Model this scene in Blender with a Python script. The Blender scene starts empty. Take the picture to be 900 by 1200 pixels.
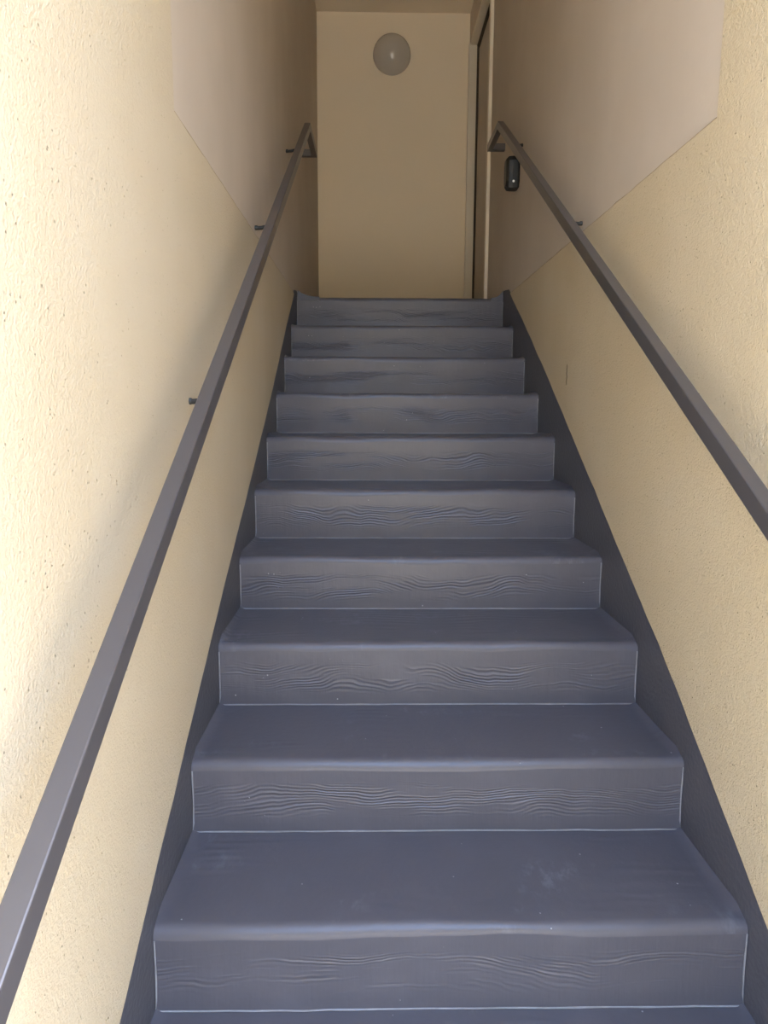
import bpy, bmesh, math, random
from mathutils import Vector, Matrix, noise

sc = bpy.context.scene
COL = sc.collection
Z0 = 0.335                      # street level is z = 0; the first visible nosing stands Z0 above it
W = 1.1037                      # clear width between the two walls
YN = [-0.31, 0.0, 0.3084, 0.6198, 0.9474, 1.2652, 1.5719, 1.8763, 2.1791, 2.4842, 2.79]
ZN = [-0.1675, 0.0, 0.1674, 0.3352, 0.4965, 0.6664, 0.8353, 1.0033, 1.1729, 1.3462, 1.5232]
ZN = [z + Z0 for z in ZN]
LAND = ZN[-1]
YB = 4.49                       # back wall
CEIL = 3.757 + Z0
YF = -0.90                      # the left wall runs out this far
YFR = -1.05                     # the right wall stops here, at the house front

# ------------------------------------------------------------------ helpers
def link(name, bm, mat=None, parent=None, smooth=None):
    me = bpy.data.meshes.new(name)
    bmesh.ops.recalc_face_normals(bm, faces=bm.faces[:])
    bm.to_mesh(me); bm.free()
    if mat: me.materials.append(mat)
    if smooth is not None:
        for p in me.polygons: p.use_smooth = True
        me.set_sharp_from_angle(angle=math.radians(smooth))
    o = bpy.data.objects.new(name, me)
    COL.objects.link(o)
    if parent: o.parent = parent
    return o

def empty(name, loc=(0, 0, 0), parent=None):
    o = bpy.data.objects.new(name, None)
    o.empty_display_size = 0.1
    o.location = loc
    COL.objects.link(o)
    if parent: o.parent = parent
    return o

def tag(o, label=None, cat=None, group=None, kind=None):
    if label: o['label'] = label
    if cat: o['category'] = cat
    if group: o['group'] = group
    if kind: o['kind'] = kind
    return o

def box(bm, x0, x1, y0, y1, z0, z1):
    v = [bm.verts.new((x, y, z)) for x in (x0, x1) for y in (y0, y1) for z in (z0, z1)]
    for f in ((0, 1, 3, 2), (4, 6, 7, 5), (0, 4, 5, 1), (2, 3, 7, 6), (0, 2, 6, 4), (1, 5, 7, 3)):
        bm.faces.new([v[i] for i in f])

def prism_x(bm, poly, x0, x1):
    """polygon of (y, z) points extruded from x0 to x1"""
    a = [bm.verts.new((x0, y, z)) for y, z in poly]
    b = [bm.verts.new((x1, y, z)) for y, z in poly]
    n = len(poly)
    bm.faces.new(a); bm.faces.new(b[::-1])
    for i in range(n):
        j = (i + 1) % n
        bm.faces.new((a[i], b[i], b[j], a[j]))

def tube(bm, pts, r, seg=8):
    pts = [Vector(p) for p in pts]
    rings = []
    for i, p in enumerate(pts):
        t = (pts[min(i + 1, len(pts) - 1)] - pts[max(i - 1, 0)]).normalized()
        ref = Vector((0, 0, 1)) if abs(t.z) < 0.9 else Vector((1, 0, 0))
        s = t.cross(ref).normalized(); u = s.cross(t)
        rr = r[i] if isinstance(r, (list, tuple)) else r
        rings.append([bm.verts.new(p + rr * (math.cos(k * math.tau / seg) * s + math.sin(k * math.tau / seg) * u)) for k in range(seg)])
    for a, b in zip(rings, rings[1:]):
        for k in range(seg):
            bm.faces.new((a[k], a[(k + 1) % seg], b[(k + 1) % seg], b[k]))
    bm.faces.new(rings[0][::-1]); bm.faces.new(rings[-1])

def bevel(o, w, seg=2):
    m = o.modifiers.new('bevel', 'BEVEL'); m.width = w; m.segments = seg; m.limit_method = 'ANGLE'; m.angle_limit = math.radians(35)
    return o

# ------------------------------------------------------------------ materials
class NT:
    def __init__(self, name, rough=0.8, spec=0.5):
        self.m = bpy.data.materials.new(name); self.m.use_nodes = True
        self.t = self.m.node_tree; self.n = self.t.nodes; self.l = self.t.links
        self.b = self.n['Principled BSDF']
        self.b.inputs['Roughness'].default_value = rough
        self.b.inputs['Specular IOR Level'].default_value = spec
    def node(self, typ, **kw):
        x = self.n.new(typ)
        for k, v in kw.items(): setattr(x, k, v)
        return x
    def put(self, sock, v):
        if isinstance(v, bpy.types.NodeSocket): self.l.new(v, sock)
        else: sock.default_value = v
    def math(self, op, a, b=0.0, c=None):
        x = self.node('ShaderNodeMath', operation=op)
        self.put(x.inputs[0], a); self.put(x.inputs[1], b)
        if c is not None: self.put(x.inputs[2], c)
        return x.outputs[0]
    def noise(self, vec, scale, detail=3, rough=0.5, w=None):
        x = self.node('ShaderNodeTexNoise', noise_dimensions='4D' if w is not None else '3D')
        self.put(x.inputs['Vector'], vec); x.inputs['Scale'].default_value = scale
        x.inputs['Detail'].default_value = detail; x.inputs['Roughness'].default_value = rough
        if w is not None: self.put(x.inputs['W'], w)
        return x.outputs['Fac']
    def ramp(self, fac, a, b):          # smooth 0..1 between a and b
        x = self.node('ShaderNodeMapRange', interpolation_type='SMOOTHSTEP')
        self.put(x.inputs['Value'], fac); x.inputs['From Min'].default_value = a; x.inputs['From Max'].default_value = b
        return x.outputs['Result']
    def mix(self, fac, a, b):
        x = self.node('ShaderNodeMix', data_type='RGBA')
        self.put(x.inputs['Factor'], fac)
        for s, v in ((x.inputs['A'], a), (x.inputs['B'], b)):
            self.put(s, v if isinstance(v, bpy.types.NodeSocket) else (*v, 1))
        return x.outputs['Result']
    def bump(self, h, dist, strength=1.0, normal=None):
        x = self.node('ShaderNodeBump'); x.inputs['Strength'].default_value = strength; x.inputs['Distance'].default_value = dist
        self.put(x.inputs['Height'], h)
        if normal is not None: self.put(x.inputs['Normal'], normal)
        return x.outputs['Normal']
    def scale(self, vec, s):
        x = self.node('ShaderNodeMapping'); self.put(x.inputs['Vector'], vec); x.inputs['Scale'].default_value = s
        return x.outputs['Vector']
    def pos(self): return self.node('ShaderNodeNewGeometry').outputs['Position']
    def color(self, v): self.put(self.b.inputs['Base Color'], v if isinstance(v, bpy.types.NodeSocket) else (*v, 1))

def stucco(name, col, col2, grain, crack=None):
    M = NT(name, 0.92, 0.15); p = M.pos()
    big = M.noise(p, 2.2, 3)
    c = M.mix(M.ramp(big, 0.35, 0.7), col, col2)
    # pin holes in the render
    v = M.node('ShaderNodeTexVoronoi'); M.put(v.inputs['Vector'], p); v.inputs['Scale'].default_value = 85
    gate = M.ramp(M.noise(p, 26, 3), 0.53, 0.58)
    pit = M.math('MULTIPLY', M.math('SUBTRACT', 1.0, M.ramp(v.outputs['Distance'], 0.06, 0.16)), gate)
    c = M.mix(M.math('MULTIPLY', pit, 0.55), c, tuple(x * 0.45 for x in col))
    h = M.math('ADD', M.math('MULTIPLY', M.noise(p, 210, 3, 0.6), grain), M.math('MULTIPLY', M.noise(p, 75, 2), 0.7 * grain))
    h = M.math('SUBTRACT', h, M.math('MULTIPLY', pit, 0.9))
    if crack:                            # one hairline crack, at its own place on the wall
        y0, z0 = crack
        s = M.node('ShaderNodeSeparateXYZ'); M.put(s.inputs[0], p)
        wob = M.math('MULTIPLY', M.math('SUBTRACT', M.noise(M.scale(p, (0, 0, 1)), 60, 2), 0.5), 0.02)
        dy = M.math('ABSOLUTE', M.math('SUBTRACT', M.math('SUBTRACT', s.outputs['Y'], y0), wob))
        dz = M.math('ABSOLUTE', M.math('SUBTRACT', s.outputs['Z'], z0))
        k = M.math('MULTIPLY', M.math('SUBTRACT', 1.0, M.ramp(dy, 0.003, 0.008)), M.math('SUBTRACT', 1.0, M.ramp(dz, 0.03, 0.04)))
        c = M.mix(M.math('MULTIPLY', k, 0.75), c, tuple(x * 0.3 for x in col))
        h = M.math('SUBTRACT', h, k)
    M.color(c)
    M.put(M.b.inputs['Normal'], M.bump(h, 0.004, 1.0))
    return M.m

def plaster(name, col, col2):
    M = NT(name, 0.75, 0.3); p = M.pos()
    M.color(M.mix(M.ramp(M.noise(p, 3, 3), 0.35, 0.7), col, col2))
    h = M.math('ADD', M.math('MULTIPLY', M.noise(p, 9, 2), 0.6), M.math('MULTIPLY', M.noise(p, 90, 2), 0.12))
    M.put(M.b.inputs['Normal'], M.bump(h, 0.004, 0.6))
    return M.m

STEP = (0.090, 0.0885, 0.104)
DUST = (0.19, 0.195, 0.225)
def step_paint(name, riser):
    M = NT(name, 0.5, 0.36)
    o = M.node('ShaderNodeTexCoord').outputs['Object']
    rnd = M.math('MULTIPLY', M.node('ShaderNodeObjectInfo').outputs['Random'], 40.0)
    s = M.node('ShaderNodeSeparateXYZ'); M.put(s.inputs[0], o)
    dust = M.noise(o, 7, 4, 0.6, rnd)
    fine = M.noise(o, 60, 3, 0.6, rnd)
    if riser:
        n1 = M.noise(M.scale(o, (3.0, 1, 4)), 1.0, 2, 0.5, rnd)
        n2 = M.noise(M.scale(o, (16, 1, 8)), 1.0, 2, 0.5, rnd)
        z = M.math('ADD', s.outputs['Z'], M.math('ADD', M.math('MULTIPLY', n1, 0.17), M.math('MULTIPLY', n2, 0.014)))
        wave = M.math('SINE', M.math('MULTIPLY', z, math.tau / 0.0082))
        wave2 = M.math('SINE', M.math('MULTIPLY', z, math.tau / 0.019))
        wv = M.math('ADD', M.math('MULTIPLY', wave, 0.65), M.math('MULTIPLY', wave2, 0.35))
        band = M.math('MULTIPLY', M.ramp(s.outputs['Z'], -0.142, -0.105), M.math('SUBTRACT', 1.0, M.ramp(s.outputs['Z'], -0.075, -0.045)))
        gate = M.ramp(M.noise(M.scale(o, (4.5, 1, 26)), 1.0, 3, 0.6, rnd), 0.40, 0.60)
        amp = M.math('MULTIPLY', band, gate)
        drip = M.noise(M.scale(o, (55, 1, 5)), 1.0, 3, 0.6, rnd)
        h = M.math('ADD', M.math('MULTIPLY', M.math('MULTIPLY', wv, amp), 0.5), M.math('MULTIPLY', drip, 0.35))
        h = M.math('ADD', h, M.math('MULTIPLY', fine, 0.22))
        crest = M.math('MULTIPLY', M.ramp(wv, 0.55, 0.95), amp)
        c = M.mix(M.ramp(dust, 0.45, 0.8), STEP, tuple(x * 1.18 for x in STEP))
        c = M.mix(M.math('MULTIPLY', crest, 0.5), c, DUST)
        nd = 0.0022
    else:
        c = M.mix(M.ramp(dust, 0.4, 0.8), STEP, tuple(x * 1.12 for x in STEP))
        scuff = M.math('MULTIPLY', M.ramp(M.noise(M.scale(o, (5, 9, 5)), 1.0, 2, 0.5, rnd), 0.57, 0.68),
                       M.ramp(M.noise(M.scale(o, (40, 22, 20)), 1.0, 4, 0.7, rnd), 0.45, 0.7))
        c = M.mix(M.math('MULTIPLY', scuff, 0.5), c, DUST)
        n1 = M.noise(M.scale(o, (3, 6, 1)), 1.0, 2, 0.5, rnd)
        y = M.math('ADD', s.outputs['Y'], M.math('MULTIPLY', n1, 0.12))
        wave = M.math('SINE', M.math('MULTIPLY', y, math.tau / 0.03))
        amp = M.ramp(M.noise(M.scale(o, (4, 10, 4)), 1.0, 2, 0.5, rnd), 0.5, 0.66)
        h = M.math('ADD', M.math('MULTIPLY', M.math('MULTIPLY', wave, amp), 0.14), M.math('MULTIPLY', fine, 0.3))
        nd = 0.002
    # small paint pimples and flecks
    v = M.node('ShaderNodeTexVoronoi'); M.put(v.inputs['Vector'], o); v.inputs['Scale'].default_value = 42
    dot = M.math('MULTIPLY', M.math('SUBTRACT', 1.0, M.ramp(v.outputs['Distance'], 0.05, 0.10)), M.ramp(M.noise(o, 17, 1, 0.5, rnd), 0.63, 0.66))
    c = M.mix(M.math('MULTIPLY', dot, 0.7), c, (0.5, 0.5, 0.52))
    h = M.math('ADD', h, M.math('MULTIPLY', dot, 0.6))
    M.color(c)
    M.put(M.b.inputs['Roughness'], M.math('ADD', 0.24, M.math('MULTIPLY', dust, 0.20)))
    M.put(M.b.inputs['Normal'], M.bump(h, nd, 1.0))
    return M.m

def plain(name, col, rough=0.5, spec=0.5, var=0.08, scale=20, bump=0.0):
    M = NT(name, rough, spec); p = M.pos()
    M.color(M.mix(M.noise(p, scale, 3), tuple(c * (1 - var) for c in col), tuple(c * (1 + var) for c in col)))
    if bump: M.put(M.b.inputs['Normal'], M.bump(M.noise(p, scale * 6, 3), bump, 1.0))
    return M.m

M_ST_L = stucco('cream_stucco_left', (0.585, 0.50, 0.355), (0.61, 0.53, 0.39), 0.55)
M_ST_R = stucco('cream_stucco_right', (0.61, 0.512, 0.345), (0.64, 0.545, 0.38), 0.8, (1.442, 1.066 + Z0))
M_SM = plaster('smooth_paint', (0.57, 0.495, 0.405), (0.60, 0.525, 0.435))
M_BACK = plaster('back_wall_paint', (0.86, 0.755, 0.585), (0.87, 0.765, 0.595))
M_CEIL = plaster('ceiling_paint', (0.76, 0.67, 0.53), (0.78, 0.69, 0.55))
M_TREAD = step_paint('tread_paint', False)
M_RISER = step_paint('riser_paint', True)
M_SKIRT = plain('skirting_paint', (0.085, 0.087, 0.105), 0.45, 0.4, 0.1, 14, 0.0015)
M_BEAD = plain('pale_edge', (0.25, 0.255, 0.275), 0.5, 0.4, 0.25, 60)
M_RAIL = plain('rail_metal', (0.066, 0.061, 0.063), 0.30, 0.8, 0.05, 30)
M_BLACK = plain('black_plastic', (0.018, 0.019, 0.018), 0.38, 0.5, 0.05, 30)
M_LENS = NT('clear_lens', 0.08, 0.8); M_LENS.color((0.75, 0.78, 0.8)); M_LENS = M_LENS.m
M_OPAL = NT('opal_lamp_glass', 0.12, 0.5); M_OPAL.color((0.50, 0.47, 0.42)); M_OPAL = M_OPAL.m
M_LBASE = plain('lamp_base', (0.55, 0.5, 0.42), 0.5)
M_FRAME = plain('door_frame_paint', (0.74, 0.68, 0.56), 0.5, 0.4, 0.03, 12)
M_SLAB = plain('door_leaf', (0.50, 0.44, 0.36), 0.5, 0.4, 0.04, 10)
M_SEAL_GAP = plain('door_seal_gap', (0.085, 0.068, 0.05), 0.8, 0.2)
M_GROUND = plain('street_paving', (0.52, 0.47, 0.39), 0.9, 0.2, 0.12, 6, 0.004)
M_OPP = plain('street_facade', (0.42, 0.34, 0.235), 0.9, 0.2, 0.08, 4)
M_BORDER = plain('border_brown', (0.40, 0.31, 0.20), 0.9, 0.1, 0.3, 40)
M_FLOOR = plain('landing_floor', (0.13, 0.13, 0.14), 0.5)

# ------------------------------------------------------------------ walls
TOP = CEIL + 0.12
PAR = 3.6
YS = 0.36                        # the upper storey's smooth wall starts here
EPS = 0.004
skL = [(-0.90, -0.40), (-0.60, -0.245), (-0.181, -0.024), (0.034, 0.094), (0.34, 0.262), (0.706, 0.46), (1.25, 0.74), (1.776, 1.022), (2.25, 1.30), (2.64, 1.512)]
skR = [(-1.05, -0.50), (-0.06, 0.036), (0.386, 0.318), (0.984, 0.652), (1.756, 1.082), (2.25, 1.345), (2.53, 1.483), (2.60, 1.522)]
def ragged(line, seed, n=90, a=0.004):
    out = []
    y0, y1 = line[0][0], line[-1][0]
    for i in range(n + 1):
        y = y0 + (y1 - y0) * i / n
        for (a0, b0), (a1, b1) in zip(line, line[1:]):
            if a0 <= y <= a1 + 1e-9:
                z = b0 + (b1 - b0) * (y - a0) / (a1 - a0); break
        z += a * (noise.noise(Vector((y * 9, seed, 0))) + 0.5 * noise.noise(Vector((y * 40, seed, 3))))
        out.append((y, z + Z0))
    return out
RL, RR = ragged(skL, 1.0), ragged(skR, 5.0)
ZB = 1.515 + Z0                  # lower border of the smooth upper zone

def wall_side(name, sgn, xw, line, pieces, mat_st, YF):
    f = lambda d: xw + sgn * d    # d > 0 goes into the wall
    bm = bmesh.new()
    for y0, y1, z0, z1 in pieces:
        a, b = sorted((f(EPS), f(0.20)))
        box(bm, a, b, y0, y1, z0, z1)
    w = link(name, bm, M_SM); tag(w, kind='structure')
    # coarse render coat, proud of the smooth paint, standing on the skirting line
    bm = bmesh.new()
    poly = list(line) + [(line[-1][0], ZB)] if line[-1][1] < ZB - 0.001 else list(line)
    zt = 1.52 + Z0
    yl = poly[-1][0]
    edge = [(yl - (yl - YS) * i / 40, zt + 0.003 * noise.noise(Vector((i * 0.7, sgn, 2))) + (0.018 * i / 40)) for i in range(1, 41)]
    poly += edge
    poly += [(YS + 0.003 * noise.noise(Vector((i * 0.9, sgn, 7))), zt + 0.02 + (PAR - zt - 0.02) * i / 30) for i in range(1, 31)]
    poly += [(YF, PAR)]
    a, b = sorted((f(0.0), f(EPS + 0.002)))
    prism_x(bm, poly, a, b)
    s = link('stucco_coat', bm, mat_st, w)
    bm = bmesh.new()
    tube(bm, [(xw - sgn * 0.0008 + sgn * 0.001, y, z + 0.0005) for y, z in edge[::-1]], [0.0008 * (1 + 0.9 * noise.noise(Vector((q * 1.3, sgn, 5)))) for q in range(len(edge))], 6)  # thin brown tube drawn along the upper edge of the render coat
    tag(link('border_line', bm, M_BORDER, w, 60), 'thin brown line on the border of the render coat')
    tag(s, 'cream rough render coat with a diagonal lower edge')
    return w

wl = wall_side('wall_left', -1, 0.0, RL, [(YF, YS, -0.2, PAR), (YS, YB + 0.2, -0.2, TOP)], M_ST_L, YF)
YD0, YD1, ZD = 3.383, 4.44, 3.524 + Z0
wr = wall_side('wall_right', 1, W, RR, [(YFR, YS, -0.2, PAR), (YS, YD0, -0.2, TOP), (YD0, YD1, -0.2, LAND), (YD0, YD1, ZD, TOP), (YD1, YB + 0.2, -0.2, TOP), ], M_ST_R, YFR)

bm = bmesh.new(); box(bm, -EPS, W + EPS, YB, YB + 0.2, LAND - 0.3, TOP)
tag(link('wall_back', bm, M_BACK), kind='structure')
bm = bmesh.new(); box(bm, -EPS, W + EPS, YS, YB, CEIL, TOP)
tag(link('ceiling', bm, M_CEIL), kind='structure')
bm = bmesh.new(); box(bm, -0.2, W + 0.2, -0.80, YS, PAR, PAR + 0.2); box(bm, -EPS, W + EPS, YS - 0.002, YS + 0.15, PAR, TOP)  # unseen slab, added to keep overhead sky light off the upper steps
tag(link('ceiling_sky_block', bm, M_CEIL), kind='structure')
bm = bmesh.new(); box(bm, -EPS, W + EPS, YN[-1] + 0.30, YB, LAND - 0.2, LAND - 0.002)
tag(link('floor', bm, M_FLOOR), kind='structure')
# facade of the house either side of the stair opening, and the street in front of it
bm = bmesh.new()
box(bm, -5.0, -0.20, YF, YF + 0.25, -0.2, PAR); box(bm, W + 0.20, 6.0, YFR, YFR + 0.25, -0.2, PAR)
tag(link('wall_front', bm, M_ST_L), kind='structure')
bm = bmesh.new(); box(bm, -14, 15, -22, YN[0] + 0.02, -0.2, 0.0)
tag(link('ground', bm, M_GROUND), kind='structure')

bm = bmesh.new(); box(bm, -14, 15, -9.4, -9, -0.2, 5.9)
tag(link('wall_opposite', bm, M_OPP), kind='structure')

# painted skirting bands: one slab per side, below the render edge
def skirt(name, sgn, xw, line, YF):
    bm = bmesh.new()
    poly = [(y, max(z + 0.001, 0.0)) for y, z in line]
    ye = YN[-1] + 0.22
    hz = 0.0 if sgn < 0 else 0.008
    poly += [(YN[-1] - 0.14, LAND + 0.014 + hz * 1.2), (YN[-1] - 0.07, LAND + 0.024 + hz), (YN[-1], LAND + 0.030 + hz), (YN[-1] + 0.05, LAND + 0.026 + hz), (ye, LAND + 0.008), (ye, -0.19), (YF, -0.19)]
    a, b = sorted((xw + sgn * 0.0012, xw + sgn * (EPS + 0.001)))
    prism_x(bm, poly, a, b)
    return tag(link(name, bm, M_SKIRT), kind='structure')
skirt('baseboard_left', -1, 0.0, RL, YF)
skirt('baseboard_right', 1, W, RR, YFR)

# door of the landing, in the right wall
d = empty('door_1', (W, YD0, LAND)); tag(d, kind='structure')
def part(name, bm, mat, par, **k):
    for v in bm.verts: v.co -= par.location
    return link(name, bm, mat, par, **k)
bm = bmesh.new()
box(bm, W - 0.006, W + 0.052, YD1 - 0.012, YD1 + 0.030, LAND, ZD + 0.012)             # far jamb, seen square on
box(bm, W - 0.015, W + 0.004, YD0 - 0.002, YD0 + 0.05, LAND, ZD + 0.06)       # near edge strip
box(bm, W + 0.002, W + 0.052, YD0 + 0.0, YD1 - 0.012, ZD - 0.004, ZD + 0.02)  # head soffit
part('door_frame', bm, M_FRAME, d)
bm = bmesh.new()
box(bm, W + 0.050, W + 0.075, YD1 - 0.016, YD1 + 0.02, LAND, ZD - 0.004)  # dark strips stand for the shaded gap along the door seal
box(bm, W + 0.050, W + 0.075, YD0, YD1, ZD - 0.016, ZD - 0.003)
part('door_seal_gap', bm, M_SEAL_GAP, d)
bm = bmesh.new(); box(bm, W + 0.064, W + 0.11, YD0 - 0.02, YD1 - 0.024, LAND + 0.01, ZD - 0.030)
bevel(part('door_leaf', bm, M_SLAB, d), 0.003)
bm = bmesh.new(); box(bm, W + 0.11, W + 0.20, YD0 - 0.02, YD1 + 0.02, LAND - 0.02, ZD + 0.02)
part('door_rebate', bm, M_SEAL_GAP, d)

# ------------------------------------------------------------------ staircase
stair = empty('staircase', (0, YN[0], 0))
tag(stair, 'straight flight of slate blue painted steps between two cream walls', 'stairs')
R = 0.021
NX = 72
def loft(profiles):
    """profiles: per x station the same closed list of (x, y, z)"""
    bm = bmesh.new()
    rings = [[bm.verts.new(p) for p in pr] for pr in profiles]
    n = len(rings[0])
    for a, b in zip(rings, rings[1:]):
        for k in range(n):
            bm.faces.new((a[k], a[(k + 1) % n], b[(k + 1) % n], b[k]))
    bm.faces.new(rings[0]); bm.faces.new(rings[-1][::-1])
    return bm
for i in range(len(YN)):
    y, z = YN[i], ZN[i]
    zb = ZN[i - 1] if i else 0.0
    last = i == len(YN) - 1
    yb = YN[i + 1] + 0.004 if not last else YN[-1] + 0.31
    st = empty('step', (0, y - YN[0], z), stair)
    h = z - zb
    tread, riser, bl, bb, br = [], [], [], [], []
    for k in range(NX + 1):
        t = k / NX
        x = -0.0005 + (W + 0.001) * t
        e = min(x, W - x)
        wob = 0.0032 * noise.noise(Vector((x * 3.1, i * 3.7, 1.0))) + 0.0014 * noise.noise(Vector((x * 13, i * 1.9, 4.0)))
        ywob = 0.004 * noise.noise(Vector((x * 2.6, i * 5.1, 9.0)))
        lift = 0.010 * max(0.0, 1 - e / 0.018) ** 2               # paint turned up against the walls
        rr = R * (1 + 0.35 * noise.noise(Vector((x * 5, i * 2.3, 6.0))))
        f0 = ywob
        pr = [(x, yb - y, -0.03), (x, yb - y, lift * 0.6), (x, (yb - y) * 0.5, 0.0 + lift * 0.8 - 0.001), (x, f0 + rr + 0.03, wob * 0.5 + lift), (x, f0 + rr, wob)]
        for a in range(1, 7):
            an = math.pi / 2 * a / 6
            pr.append((x, f0 + rr - rr * math.sin(an), wob - rr + rr * math.cos(an)))
        pr += [(x, f0 + 0.02, wob - rr - 0.003), (x, f0 + rr + 0.03, -0.03)]
        tread.append(pr)
        bul = [0.0, 0.0015, 0.003, 0.003, 0.001, -0.002, -0.006]
        pf = []
        for a, q in enumerate(bul):
            zz = wob - rr + (-h + rr - wob - 0.002) * a / 6
            yy = f0 * (1 - 0.6 * a / 6) + q * 0.6
            yy += 0.0016 * noise.noise(Vector((x * 9, zz * 25, i * 2.0)))
            pf.append((x, yy, zz))
        pf[0] = (x, f0, wob - rr)
        riser.append(pf + [(x, 0.05, -h - 0.002), (x, 0.05, wob - rr - 0.002)])
        bb.append((x, pf[-1][1] - 0.0005, -h + 0.0015 + 0.001 * noise.noise(Vector((x * 20, i, 2)))))
        if k == 0: bl = [(0.0015, p[1] - 0.0008, p[2]) for p in pf]
        if k == NX: br = [(W - 0.0015, p[1] - 0.0008, p[2]) for p in pf]
    link('tread', loft(tread), M_TREAD, st, 40)
    link('riser', loft(riser), M_RISER, st, 40)
    if i:
        bm = bmesh.new()
        pts = bl[:-1] + bb[::3] + br[:-1][::-1]
        tube(bm, pts, [0.0017 * (1 + 0.6 * noise.noise(Vector((q * 0.9, i, 0)))) for q in range(len(pts))], 6)  # pale bead drawn along the sides and foot of the riser
        tag(link('edge_bead', bm, M_BEAD, st, 60), 'thin pale line along the riser edges')
# paint swept up in a fillet where the top nosing meets each wall
for sgn, x0, hh, ww in ((1, 0.0, 0.031, 0.115), (-1, W, 0.038, 0.060)):
    bm = bmesh.new(); rows = []
    for yy, s in ((-0.006, 1.0), (0.0, 1.0), (0.03, 0.95), (0.06, 0.75), (0.09, 0.4)):
        prof = [(x0, YN[-1] + yy, LAND - 0.02)]
        for k in range(11):
            t = k / 10
            prof.append((x0 + sgn * (0.004 + ww * t), YN[-1] + yy, LAND + 0.001 + s * hh * (1 - t) ** 2.6))
        prof.append((x0 + sgn * (0.004 + ww), YN[-1] + yy, LAND - 0.02))
        rows.append(prof)
    bm2 = loft(rows)
    for v in bm2.verts: v.co -= stair.location
    link('corner_fillet', bm2, M_SKIRT, stair, 40)

# ------------------------------------------------------------------ handrails
SL = 0.574
ZT = 0.855 + Z0                  # top face height of the rails at y = 0
HV = 0.0405                      # vertical thickness along the slope
def sweep(path, frame0, caps=True):
    """rectangular tube with mitred bends; frame0 = four corner points at the start"""
    bm = bmesh.new()
    pts = [Vector(p) for p in path]
    cur = [Vector(c) for c in frame0]
    rings = [[bm.verts.new(c) for c in cur]]
    for i in range(1, len(pts)):
        t = (pts[i] - pts[i - 1]).normalized()
        n = t if i == len(pts) - 1 else (t + (pts[i + 1] - pts[i]).normalized()).normalized()
        cur = [c + t * ((pts[i] - c).dot(n) / t.dot(n)) for c in cur]
        rings.append([bm.verts.new(c) for c in cur])
    for a, b in zip(rings, rings[1:]):
        for k in range(4): bm.faces.new((a[k], a[(k + 1) % 4], b[(k + 1) % 4], b[k]))
    bm.faces.new(rings[0]); bm.faces.new(rings[-1][::-1])
    return bm
def handrail(left, label, y_apex, y_ext, c0, c1, cw, brackets):
    X = (lambda d: d) if left else (lambda d: W - d)
    root = empty('handrail', (X(0.0), 0.404, 0.96 + Z0))
    tag(root, label, 'handrail', 'handrails on the stair walls')
    y0 = -0.90
    zc = lambda y: ZT - HV / 2 + SL * y
    path = [(X(c0), y0, zc(y0)), (X(c1), y_apex, zc(y_apex)), (X(c1 + cw), y_ext, zc(y_apex) - 0.002), (X(-0.004), y_ext, zc(y_apex) - 0.002)]
    t = (Vector(path[1]) - Vector(path[0])).normalized()
    side = Vector((1, 0, 0)); side = (side - t * side.dot(t)).normalized(); up = side.cross(t).normalized()
    hw, hh = 0.0142, HV / 2 * math.cos(math.atan(SL))
    p0 = Vector(path[0])
    fr = [p0 + a * hw * side + b * hh * up for a, b in ((1, 1), (-1, 1), (-1, -1), (1, -1))]
    bm = sweep(path, fr)
    bevel(part('rail', bm, M_RAIL, root), 0.0022, 2)
    for yb, zw in brackets:
        zw += Z0
        cx = c0 + (c1 - c0) * (yb - y0) / (y_apex - y0)
        zr = ZT - HV + SL * yb + 0.004
        bm = bmesh.new()
        A, B, C, D = (Vector((X(x), yb, z)) for x, z in ((-0.004, zw), (0.034, zw - 0.006), (cx - 0.004, zw + 0.02), (cx, zr)))
        pts = [A * (1 - t) ** 3 + B * 3 * t * (1 - t) ** 2 + C * 3 * t * t * (1 - t) + D * t ** 3 for t in [k / 10 for k in range(11)]]
        tube(bm, pts, 0.0062, 10)
        br = part('bracket', bm, M_BLACK, root, smooth=40)
        bm = bmesh.new()
        tube(bm, [(X(-0.003), yb, zw), (X(0.004), yb, zw), (X(0.006), yb, zw)], [0.0075, 0.0075, 0.006], 16)
        part('wall_rosette', bm, M_BLACK, root, smooth=40).parent = br
    return root
handrail(True, 'dark grey square tube handrail on the left wall', 2.50, 2.86, 0.077, 0.090, 0.003, [(0.404, 0.960), (1.409, 1.556), (2.397, 2.127)])
handrail(False, 'dark grey square tube handrail on the right wall above the black key box', 2.585, 2.89, 0.078, 0.074, 0.001, [(0.36, 0.975), (1.335, 1.562), (2.396, 2.164)])

# ------------------------------------------------------------------ key box on the right wall
kb = empty('key_box', (W, 2.515, 2.0 + Z0))
tag(kb, 'small black elongated key box on the right wall under the handrail end', 'key box')
yk, zk = 2.495, 2.066 + Z0
def octo(w, h, c, e):
    return [(-w + c, -h), (w - c, -h), (w, -h + e), (w, h - e), (w - c, h), (-w + c, h), (-w, h - e), (-w, -h + e)]
bm = bmesh.new(); rings = []
for dx, sc_ in ((0.006, 0.92), (-0.006, 1.0), (-0.030, 1.0), (-0.048, 0.96), (-0.060, 0.70)):
    o8 = octo(0.043 * sc_, 0.073 * (0.4 + 0.6 * sc_), 0.012, 0.022)
    rings.append([bm.verts.new((W + dx, yk + a, zk + b)) for a, b in o8])
for a, b in zip(rings, rings[1:]):
    for k in range(8): bm.faces.new((a[k], a[(k + 1) % 8], b[(k + 1) % 8], b[k]))
bm.faces.new(rings[0]); bm.faces.new(rings[-1][::-1])
bevel(part('body', bm, M_BLACK, kb), 0.0012, 1)
bm = bmesh.new()
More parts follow.
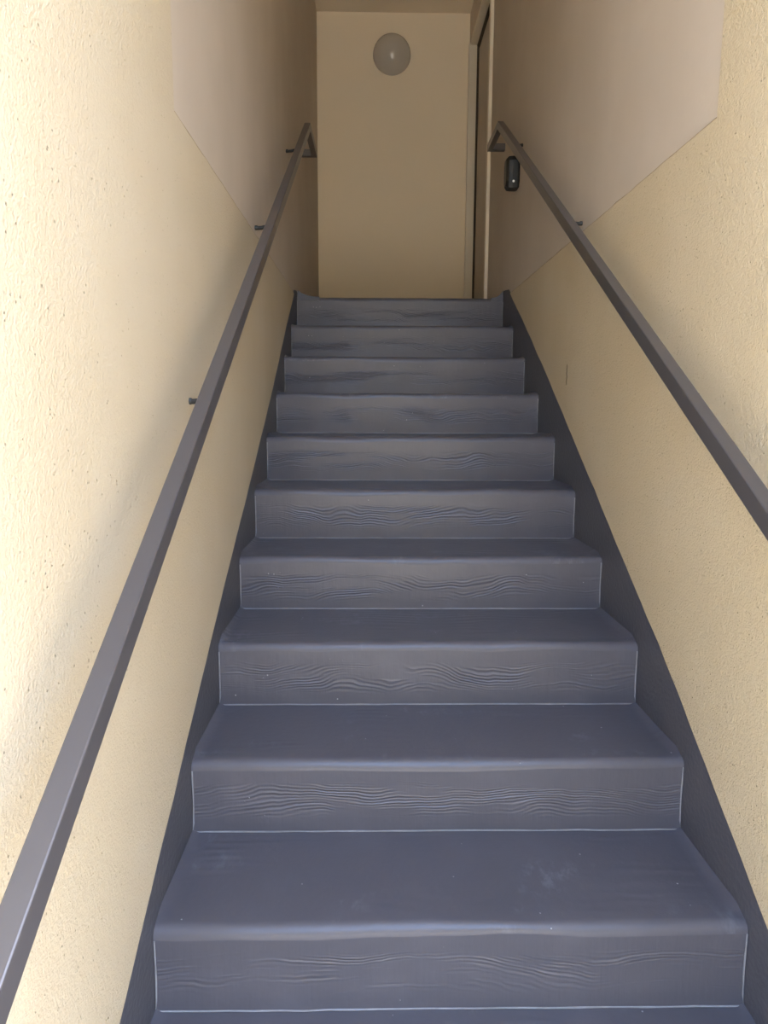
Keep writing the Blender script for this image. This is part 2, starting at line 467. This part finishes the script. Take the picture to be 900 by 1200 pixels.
tube(bm, [(W - 0.026, yk - 0.041, zk - 0.046), (W - 0.026, yk - 0.0450, zk - 0.046), (W - 0.026, yk - 0.0460, zk - 0.046)], [0.0055, 0.0055, 0.004], 12)  # pale glossy disc put in for the glint low on the box
tag(part('disc', bm, M_LENS, kb, smooth=40), 'small shiny pale button')

# ------------------------------------------------------------------ dome lamp on the back wall
LX, LZ, LR = 0.541, 3.466 + Z0, 0.137
lamp = empty('wall_lamp', (LX, YB, LZ))
tag(lamp, 'round grey opal dome lamp, switched off, high on the back wall', 'lamp')
bm = bmesh.new(); rings = []
for k in range(13):
    a = math.pi / 2 * k / 12
    r = LR * math.cos(a); yy = -0.012 - LR * 0.98 * math.sin(a)
    if k == 12: rings.append([bm.verts.new((0, yy, 0))]); break
    rings.append([bm.verts.new((r * math.cos(j * math.tau / 40), yy, r * math.sin(j * math.tau / 40))) for j in range(40)])
for a, b in zip(rings, rings[1:]):
    for j in range(40):
        if len(b) == 1: bm.faces.new((a[j], a[(j + 1) % 40], b[0]))
        else: bm.faces.new((a[j], a[(j + 1) % 40], b[(j + 1) % 40], b[j]))
bm.faces.new(rings[0])
link('lamp_shade', bm, M_OPAL, lamp, 50)
bm = bmesh.new(); tube(bm, [(0, 0.004, 0), (0, -0.0125, 0)], LR * 0.97, 40)
link('lamp_base', bm, M_LBASE, lamp, 40)

# ------------------------------------------------------------------ daylight
w = bpy.data.worlds.new('sky'); sc.world = w; w.use_nodes = True
nt = w.node_tree; bg = nt.nodes['Background']
sky = nt.nodes.new('ShaderNodeTexSky'); sky.sky_type = 'NISHITA'
sky.sun_disc = False; sky.sun_elevation = math.radians(48); sky.sun_rotation = math.radians(100)
hs = nt.nodes.new('ShaderNodeHueSaturation'); hs.inputs['Saturation'].default_value = 1.0
nt.links.new(sky.outputs[0], hs.inputs['Color']); nt.links.new(hs.outputs[0], bg.inputs[0]); bg.inputs[1].default_value = 0.78
sun = bpy.data.lights.new('sun', 'SUN'); sun.energy = 9.0; sun.angle = math.radians(0.53); sun.color = (1.0, 0.93, 0.82)
so = bpy.data.objects.new('sun', sun); COL.objects.link(so)
dirn = Vector((0.62, 0.03, 0.78)).normalized()      # towards the sun
so.rotation_euler = dirn.to_track_quat('Z', 'Y').to_euler()
so.location = (6, 2, 9)

# ------------------------------------------------------------------ camera
cam = bpy.data.cameras.new('camera'); co = bpy.data.objects.new('camera', cam); COL.objects.link(co)
r = Vector((0.999848, -0.016829, 0.004584)); u = Vector((-0.002085, 0.145618, 0.989339)); f = Vector((0.017318, 0.989198, -0.145561))
m = Matrix((r, u, -f)).transposed().to_4x4()
m.translation = Vector((0.39954, -1.21228, 0.95305 + Z0))
co.matrix_world = m
cam.sensor_fit = 'HORIZONTAL'; cam.sensor_width = 36.0; cam.lens = 34.009; cam.clip_start = 0.02
sc.camera = co

vs = sc.view_settings
sc.display_settings.display_device = 'sRGB'
vs.view_transform = 'Standard'; vs.look = 'None'; vs.gamma = 1.0; vs.use_curve_mapping = False
vs.exposure = 1.85
sc.cycles.use_denoising = True
sc.cycles.max_bounces = 12; sc.cycles.diffuse_bounces = 8; sc.cycles.glossy_bounces = 4
sc.cycles.sample_clamp_indirect = 6.0
